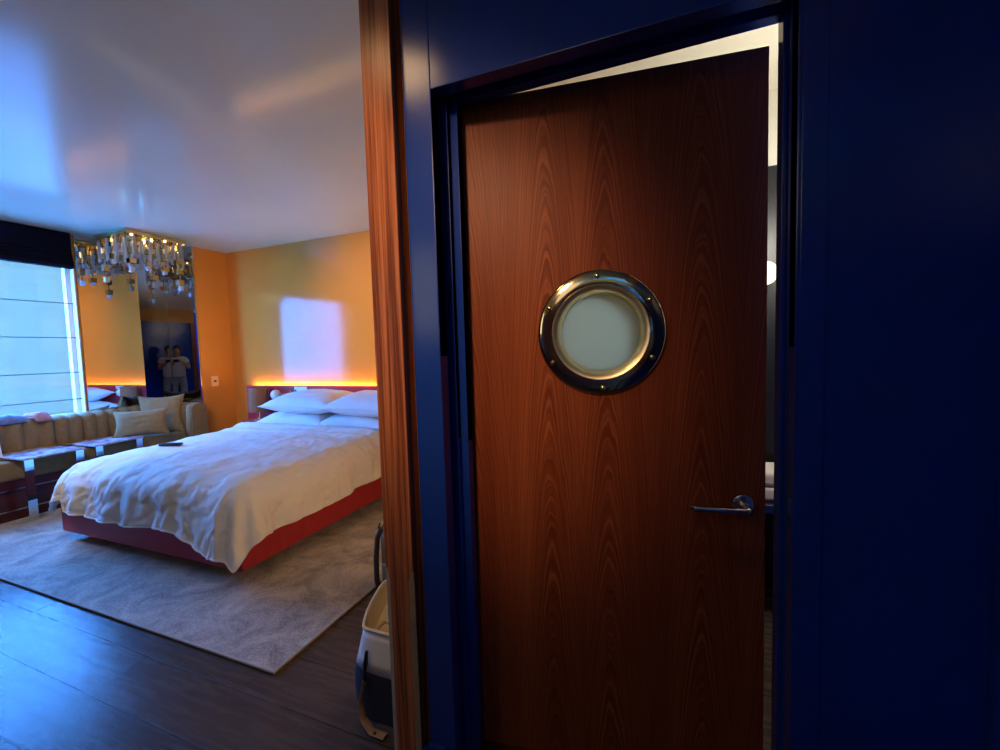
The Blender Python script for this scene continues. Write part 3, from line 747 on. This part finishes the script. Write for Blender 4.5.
# panel with a round hole
bm = nb(); seg = 64
def plate_with_hole(bm, y):
    outer = []; inner = []
    for k in range(seg):
        a = 2*PI*k/seg; ca, sa = math.cos(a), math.sin(a)
        inner.append(bm.verts.new((PX + 0.125*ca, y, PZ + 0.125*sa)))
        tx = ((DW - PX) if ca > 0 else PX) / max(abs(ca), 1e-6); tz = ((DH - PZ) if sa > 0 else (PZ - 0.008)) / max(abs(sa), 1e-6)
        t_ = min(tx, tz); outer.append(bm.verts.new((PX + t_*ca, y, PZ + t_*sa)))
    return outer, inner
f_ = plate_with_hole(bm, 0.0); b_ = plate_with_hole(bm, DT)
cor = [((DW), DH), (0.0, DH), (0.0, 0.008), (DW, 0.008)]
for (o_, i_), y in ((f_, 0.0), (b_, DT)):
    for k in range(seg):
        k2 = (k + 1) % seg
        a, b = o_[k], o_[k2]
        if abs(a.co.x - b.co.x) > 1e-6 and abs(a.co.z - b.co.z) > 1e-6:
            c = min(cor, key=lambda q: (q[0] - (a.co.x + b.co.x)/2)**2 + (q[1] - (a.co.z + b.co.z)/2)**2)
            cv = bm.verts.new((c[0], y, c[1]))
            bm.faces.new((i_[k], a, cv, b, i_[k2]))
        else: bm.faces.new((i_[k], a, b, i_[k2]))
for k in range(seg):
    k2 = (k + 1) % seg
    bm.faces.new((f_[1][k], f_[1][k2], b_[1][k2], b_[1][k]))
bm2 = bm
bmesh.ops.remove_doubles(bm, verts=bm.verts, dist=1e-5)
be = [e for e in bm.edges if e.is_boundary]
bmesh.ops.bridge_loops(bm, edges=be)
obj('door_panel', bm, 'door', td)
bm = nb()
lathe(bm, [(0.141, -0.001), (0.186, -0.001), (0.187, 0.004), (0.184, 0.010), (0.178, 0.013), (0.150, 0.0155), (0.141, 0.0155), (0.138, 0.012)], 96, 'y', (PX, 0, PZ), close=True)
ph = obj('porthole_ring', bm, 'bronze', td); ph['label'] = 'polished brass porthole flange'
bm = nb(); lathe(bm, [(0.1395, 0.020), (0.1415, 0.017), (0.1415, -0.010), (0.115, -0.012), (0.115, -0.008), (0.121, 0.004), (0.132, 0.018)], 96, 'y', (PX, 0, PZ), close=True)
obj('inner_bezel', bm, 'bezel', ph)['label'] = 'bright brass inner bezel'
bm = nb(); lathe(bm, [(0.0, -0.009), (0.05, -0.009), (0.117, -0.010), (0.117, -0.018), (0.0, -0.018)], 64, 'y', (PX, 0, PZ)); obj('porthole_glass', bm, 'frosted', ph)['label'] = 'frosted pale glass'
for k in range(6):
    a = math.radians(92 + 60*k)
    bm = nb(); lathe(bm, [(0.0085, 0.0), (0.008, 0.004), (0.0055, 0.0075), (0.0, 0.009)], 16, 'y', (PX + 0.166*math.cos(a), -0.0138, PZ + 0.166*math.sin(a)))
    obj('dome_screw', bm, 'brass', ph)
bm = nb(); HX, HZ = 0.805, 0.905
lathe(bm, [(0.027, 0.0), (0.027, 0.008), (0.024, 0.010), (0.0, 0.010)], 32, 'y', (HX, 0, HZ - 0.01))
tube(bm, [(HX, -0.008, HZ - 0.01), (HX, -0.045, HZ - 0.01)], 0.011, 14)
hr = obj('door_handle', bm, 'nickel', td); hr['label'] = 'polished metal lever handle'
bm = nb(); tube(bm, [(HX, -0.040, HZ - 0.01), (HX, -0.052, HZ - 0.011), (HX - 0.012, -0.058, HZ - 0.012), (HX - 0.06, -0.058, HZ - 0.012), (HX - 0.135, -0.058, HZ - 0.012), (HX - 0.139, -0.050, HZ - 0.012)], 0.0085, 12); obj('lever', bm, 'nickel', hr)
bm = nb()
for z in (0.25, 1.15, 1.95): tube(bm, [(-0.006, 0.012, z), (-0.006, 0.012, z + 0.09)], 0.006, 8)
obj('hinge', bm, 'nickel', td)

# bathroom things glimpsed in the gap
tgs = thing('globe_sconce', (0.50, 2.60, 1.70), 'lit round white globe wall lamp glimpsed in the bathroom gap', 'wall lamp')
bm = nb(); lathe(bm, [(0.0, -0.06)] + [(0.06*math.cos(a), 0.06*math.sin(a)) for a in [(-PI/2 + PI*k/12) for k in range(1, 12)]] + [(0.0, 0.06)], 24, 'z', (0, -0.12, 0)); obj('globe', bm, 'globe', tgs)
bm = nb(); tube(bm, [(0, 0, 0), (0, -0.06, 0)], 0.012, 10); obj('arm', bm, 'brass', tgs)
tsh = thing('bathroom_shelf', (0.45, 2.60, 0), 'dark vanity shelf in the bathroom behind the door', 'shelf')
obj('shelf_board', bx((-0.25, -0.38, 0.545), (0.5, 0, 0.585), 0.003), 'steel', tsh)
obj('side_panel', bx((0.44, -0.36, 0), (0.5, 0, 0.545)), 'tile', tsh)
obj('side_panel', bx((-0.25, -0.36, 0), (-0.19, 0, 0.545)), 'tile', tsh)
ttw = thing('folded_towel', (0.47, 2.36, 0.585), 'white folded towel on the bathroom shelf in the door gap', 'towel')
bm = nb(); box(bm, (-0.14, -0.10, 0), (0.2, 0.12, 0.075), 0.02, 3); obj('lower_fold', bm, 'canvas_white', ttw)
bm = nb(); box(bm, (-0.14, -0.10, 0.075), (0.2, 0.12, 0.145), 0.02, 3); obj('upper_fold', bm, 'canvas_white', ttw)

# ------------------------------------------------------------------ bags by the partition
tt = thing('tote_bag', (-0.958, 1.285, 0), 'open canvas tote bag with navy bottom and white top on the floor by the post', 'bag')
def tote_section(z, k):
    pts = []
    hx, hy = 0.150 + 0.010*math.sin(min(z, 0.3)*9), 0.118
    for a in range(40):
        t_ = 2*PI*a/40; c_, s_ = math.cos(t_), math.sin(t_)
        x = hx*math.copysign(abs(c_)**0.6, c_); y = hy*math.copysign(abs(s_)**0.6, s_)
        tap = 1 - 0.75*max(0, z - 0.14)
        w = 0.008*noise.noise(Vector((c_*2, s_*2, z*7)))
        zz = z
        if k: zz = z + k*(0.035 + 0.052*(y/hy) + 0.010*math.sin(t_*3))
        pts.append(Vector((x*tap*(1 + w*4) + (0.10*max(0, z - 0.12)), y*tap*(1 + w*4), zz)))
    return pts
def loft(bm, secs, cap0=True, cap1=False):
    R_ = [[bm.verts.new(p) for p in s] for s in secs]
    for a, b in zip(R_, R_[1:]):
        n_ = len(a)
        for k in range(n_): bm.faces.new((a[k], a[(k+1) % n_], b[(k+1) % n_], b[k]))
    if cap0: bm.faces.new(R_[0][::-1])
    if cap1: bm.faces.new(R_[-1])
bm = nb(); loft(bm, [tote_section(z, 0) for z in (0.0, 0.012, 0.05, 0.10, 0.15, 0.18)]); obj('bag_base', bm, 'canvas_navy', tt)['label'] = 'navy canvas bottom'
bm = nb(); loft(bm, [tote_section(z, (z - 0.18)/0.17) for z in (0.18, 0.22, 0.26, 0.30, 0.34)], False)
o = obj('bag_upper', bm, 'canvas_white', tt); o['label'] = 'white canvas upper part'; o.modifiers.new('t', 'SOLIDIFY').thickness = 0.006
def shrink(s, f, dz): 
    c = sum(s, Vector())/len(s); return [Vector((c.x + (p.x - c.x)*f, c.y + (p.y - c.y)*f, p.z + dz)) for p in s]
top = tote_section(0.34, 0.16/0.17)
bm = nb(); loft(bm, [shrink(top, 0.93, 0.0), shrink(top, 0.90, -0.03), shrink(top, 0.80, -0.07), shrink(top, 0.4, -0.075)], False, True); obj('lining', bm, 'canvas_cream', tt)['label'] = 'cream lining and contents'
bm = nb(); tube(bm, [top[k] + Vector((0, 0, 0.002)) for k in range(40)], 0.006, 6, closed=True); obj('rim_binding', bm, 'canvas_cream', tt)
for sgn, yb, zz in ((1, 0.085, 0.37), (-1, -0.085, 0.31)):
    bm = nb(); tube(bm, [(-0.06, yb, zz - 0.01), (-0.055, yb + 0.012, zz + 0.06), (-0.02, yb + 0.02, zz + 0.095), (0.03, yb + 0.02, zz + 0.095), (0.065, yb + 0.012, zz + 0.06), (0.07, yb, zz - 0.01)], 0.010, 8, flat=(1, 0.5)) if sgn > 0 else tube(bm, [(-0.05, yb - 0.005, zz), (-0.03, yb + 0.05, zz + 0.02), (0.03, yb + 0.05, zz + 0.02), (0.06, yb - 0.005, zz)], 0.010, 8, flat=(1, 0.5))
    obj('handle', bm, 'canvas_cream', tt)
bm = nb(); tube(bm, [(-0.055, -0.128, 0.165), (-0.060, -0.150, 0.10), (-0.045, -0.160, 0.045), (-0.005, -0.165, 0.012), (0.05, -0.162, 0.008)], 0.016, 8, flat=(0.25, 1)); st = obj('shoulder_strap', bm, 'strap', tt); st['label'] = 'tan webbing strap'
bm = nb(); tube(bm, [(-0.05, -0.118, 0.265), (-0.052, -0.126, 0.22), (-0.053, -0.130, 0.19), (-0.055, -0.130, 0.165)], [0.006, 0.009, 0.005, 0.010], 8); obj('clip', bm, 'black', st)['label'] = 'black snap clip'
bm = nb(); tube(bm, [(0.012, -0.168, 0.016), (0.012, -0.176, 0.016)], 0.006, 8); obj('stud', bm, 'steel', st)

tbp = thing('travel_bag', (-1.245, 1.90, 0), 'taupe soft travel bag with a dark strap standing behind the tote bag', 'bag')
bm = nb(); box(bm, (-0.17, -0.13, 0.0), (0.20, 0.13, 0.40), 0.045, 4); obj('bag_body', bm, 'bag_taupe', tbp)
bm = nb(); box(bm, (-0.14, -0.155, 0.05), (0.16, -0.125, 0.24), 0.013, 3); obj('front_pocket', bm, 'bag_taupe', tbp)
bm = nb(); tube(bm, [(-0.165, -0.10, 0.41), (-0.185, -0.115, 0.36), (-0.188, -0.13, 0.25), (-0.182, -0.14, 0.14), (-0.165, -0.14, 0.06)], 0.014, 8); sp = obj('side_strap', bm, 'bag_dark', tbp); sp['label'] = 'dark hanging strap'
bm = nb(); tube(bm, [(-0.150, -0.09, 0.445), (-0.170, -0.105, 0.44), (-0.180, -0.11, 0.41), (-0.165, -0.10, 0.40)], 0.005, 8, closed=True); obj('ring', bm, 'steel', sp)
bm = nb(); tube(bm, [(-0.10, 0, 0.39), (-0.09, 0, 0.445), (-0.04, 0, 0.465), (0.05, 0, 0.465), (0.10, 0, 0.445), (0.11, 0, 0.39)], 0.011, 8); obj('carry_handle', bm, 'bag_dark', tbp)
bm = nb(); box(bm, (-0.165, -0.02, 0.395), (-0.11, 0.03, 0.43), 0.01, 2); obj('leather_tab', bm, 'strap', tbp)

# ------------------------------------------------------------------ lamp on the rear wall that shines in the lacquer, and the photographer
tsc = thing('wall_sconce', (1.05, YR, 1.55), 'lit wall lamp with two glowing panels reflected in the pier mirror', 'wall lamp')
obj('back_box', bx((-0.10, 0, -0.35), (0.10, 0.05, 0.35), 0.004), 'black', tsc)
for z in (-0.32, 0.03): obj('light_panel', bx((-0.075, 0.05, z), (0.075, 0.075, z + 0.29), 0.004), 'sconce', tsc)
tsc = thing('wall_sconce', (-2.45, YR, 1.55), 'tall lit wall lamp behind the photographer reflected in the navy wall', 'wall lamp')
obj('back_box', bx((-0.22, 0, -0.05), (0.22, 0.05, 1.0), 0.004), 'black', tsc)
for x in (-0.19, 0.02): obj('light_panel', bx((x, 0.05, 0.0), (x + 0.17, 0.075, 0.95), 0.004), 'sconce', tsc)

def skinned(name, verts, edges, radii, m, parent=None, sub=2):
    me = bpy.data.meshes.new(name); me.from_pydata([tuple(v) for v in verts], edges, []); me.update()
    o = bpy.data.objects.new(name, me); C.objects.link(o)
    sk = o.modifiers.new('skin', 'SKIN'); sk.use_smooth_shade = True
    for i, v in enumerate(me.skin_vertices[0].data):
        r = radii[i]; v.radius = r if isinstance(r, tuple) else (r, r); v.use_root = (i == 0)
    ss = o.modifiers.new('sub', 'SUBSURF'); ss.levels = sub; ss.render_levels = sub
    me.materials.append(M[m])
    if parent: o.parent = parent
    return o
def person():
    face = math.atan2(-0.361, 0.931)
    t = thing('person', (0.325, -0.255, 0), 'person in white shirt and grey trousers holding up a phone, reflected in the mirror', 'person', rz=math.atan2(0.78, 0.62))
    # local: +y is where the person looks, x right
    inv = (Matrix.Translation(t.location) @ Matrix.Rotation(t.rotation_euler.z, 4, 'Z')).inverted()
    fw, rt = Vector((-0.361, 0.931, 0)), Vector((0.931, 0.361, 0))
    def grip(s, a, b, z):              # a point beside the phone, in the person's own frame
        return tuple(inv @ (Vector((0.022, -0.056, 1.325)) + rt*(s*a) + fw*b + Vector((0, 0, z))))
    V = []; E_ = []; Rr = []
    def add(p, r, par=None):
        V.append(p); Rr.append(r)
        if par is not None: E_.append((par, len(V) - 1))
        return len(V) - 1
    pel = add((0, 0, 0.90), (0.15, 0.105)); bel = add((0, 0, 1.02), (0.135, 0.10), pel); che = add((0, 0.01, 1.22), (0.155, 0.11), bel)
    col = add((0, 0.0, 1.36), (0.10, 0.075), che); nec = add((0, 0.01, 1.44), 0.052, col)
    he1 = add((0, 0.03, 1.52), (0.066, 0.08), nec); he2 = add((0, 0.02, 1.60), (0.074, 0.092), he1); add((0, 0.01, 1.665), (0.05, 0.06), he2)
    hands = []
    for s in (-1, 1):
        hip = add((s*0.085, 0, 0.84), 0.088, pel); kn = add((s*0.10, 0.02, 0.48), 0.056, hip); an = add((s*0.105, -0.01, 0.09), 0.040, kn)
        add((s*0.12, 0.12, 0.035), (0.04, 0.03), an)
        sh = add((s*0.175, 0.0, 1.345), 0.055, col); el = add((s*0.215 + (0.0 if s > 0 else -0.03), 0.10, 1.12), 0.042, sh)
        wr = add(grip(s, 0.100, -0.055, -0.045), 0.027, el); pa = add(grip(s, 0.092, -0.018, -0.010), (0.030, 0.015), wr)
        hands.append((s, pa))
    body = skinned('body', V, E_, Rr, 'skin', t)
    for s, _ in hands:
        V2 = []; E2 = []; R2 = []
        def a2(p, r, par=None):
            V2.append(p); R2.append(r)
            if par is not None: E2.append((par, len(V2) - 1))
            return len(V2) - 1
        root = a2(grip(s, 0.093, -0.024, -0.012), (0.028, 0.014))
        for k in range(4):
            z = -0.030 + 0.019*k
            b1 = a2(grip(s, 0.093, -0.008, z), 0.0085, root); b2 = a2(grip(s, 0.090, 0.014, z + 0.002), 0.008, b1); b3 = a2(grip(s, 0.074 - 0.003*k, 0.018, z + 0.003), 0.007, b2)
            a2(grip(s, 0.058 - 0.004*(k % 2), 0.014, z + 0.003), 0.006, b3)
        th_ = a2(grip(s, 0.082, -0.018, 0.006), 0.010, root); th2 = a2(grip(s, 0.068, -0.016, 0.022), 0.009, th_); a2(grip(s, 0.054, -0.013, 0.030), 0.0075, th2)
        skinned('hand', V2, E2, R2, 'skin', body, 1)
    # shirt
    sv = [(0, 0, 0.86), (0, 0, 1.02), (0, 0.01, 1.22), (0, 0.0, 1.375)]; se = [(0, 1), (1, 2), (2, 3)]; sr = [(0.185, 0.135), (0.165, 0.128), (0.178, 0.135), (0.105, 0.085)]
    for s in (-1, 1):
        i = len(sv); sv += [(s*0.18, 0.0, 1.355), (s*0.205, 0.06, 1.24)]; se += [(3, i), (i, i + 1)]; sr += [0.074, 0.068]
    skinned('shirt', sv, se, sr, 'shirt', t)['label'] = 'loose white shirt'
    tv = [(0, 0, 1.0), (0, 0, 0.90)]; te = [(0, 1)]; tr_ = [(0.145, 0.112), (0.160, 0.118)]
    for s in (-1, 1):
        i = len(tv); tv += [(s*0.088, 0, 0.82), (s*0.102, 0.02, 0.48), (s*0.106, -0.005, 0.10)]; te += [(1, i), (i, i + 1), (i + 1, i + 2)]; tr_ += [0.102, 0.074, 0.066]
    skinned('trousers', tv, te, tr_, 'trousers', t)['label'] = 'straight grey trousers'
    for s in (-1, 1):
        skinned('shoe', [(s*0.106, -0.045, 0.045), (s*0.113, 0.04, 0.042), (s*0.122, 0.14, 0.036)], [(0, 1), (1, 2)], [(0.045, 0.044), (0.047, 0.042), (0.042, 0.03)], 'black', t, 1)
    # head details
    bm = nb(); lathe(bm, [(0.0, 0.0), (0.010, 0.006), (0.011, 0.018), (0.006, 0.034), (0.0, 0.038)], 10, 'z', (0, 0.118, 1.535)); obj('nose', bm, 'skin', body)
    for s in (-1, 1):
        bm = nb(); bmesh.ops.create_uvsphere(bm, u_segments=12, v_segments=8, radius=0.012, matrix=Matrix.Translation((s*0.030, 0.098, 1.575))); e = obj('eye', bm, 'white_paint', body)
        bm = nb(); bmesh.ops.create_uvsphere(bm, u_segments=10, v_segments=6, radius=0.006, matrix=Matrix.Translation((s*0.030, 0.107, 1.575))); obj('iris', bm, 'black', e)
        bm = nb(); bmesh.ops.create_uvsphere(bm, u_segments=12, v_segments=8, radius=0.028, matrix=Matrix.Translation((s*0.073, 0.015, 1.56)) @ Matrix.Diagonal((0.35, 0.6, 1.1, 1))); obj('ear', bm, 'skin', body)
    bm = nb(); bmesh.ops.create_uvsphere(bm, u_segments=12, v_segments=8, radius=0.022, matrix=Matrix.Translation((0, 0.103, 1.505)) @ Matrix.Diagonal((1.0, 0.35, 0.3, 1))); obj('mouth', bm, 'pink', body)
    bm = nb(); n = 24
    bmesh.ops.create_uvsphere(bm, u_segments=n, v_segments=14, radius=0.105)
    for v in bm.verts:
        v.co = Vector((v.co.x*0.84, v.co.y*1.02 - 0.008, v.co.z*1.0 + 1.615))
        if v.co.y > 0.055 and v.co.z < 1.645: v.co.y = 0.055 - 0.02
    obj('hair', bm, 'hair', t)
    return t
person()
tph = thing('phone', (-0.30, 0.30, 0), 'dark phone held up by the photographer', 'phone')
tph.location = (0.022, -0.056, 1.325)
tph.rotation_euler = (0, 0, math.atan2(0.361, 0.931))
obj('phone_body', bx((-0.078, -0.004, -0.037), (0.078, 0.004, 0.037), 0.0035, 3), 'black', tph)
obj('lens_bump', bx((-0.074, 0.004, 0.004), (-0.040, 0.0065, 0.034), 0.001), 'bag_dark', tph)
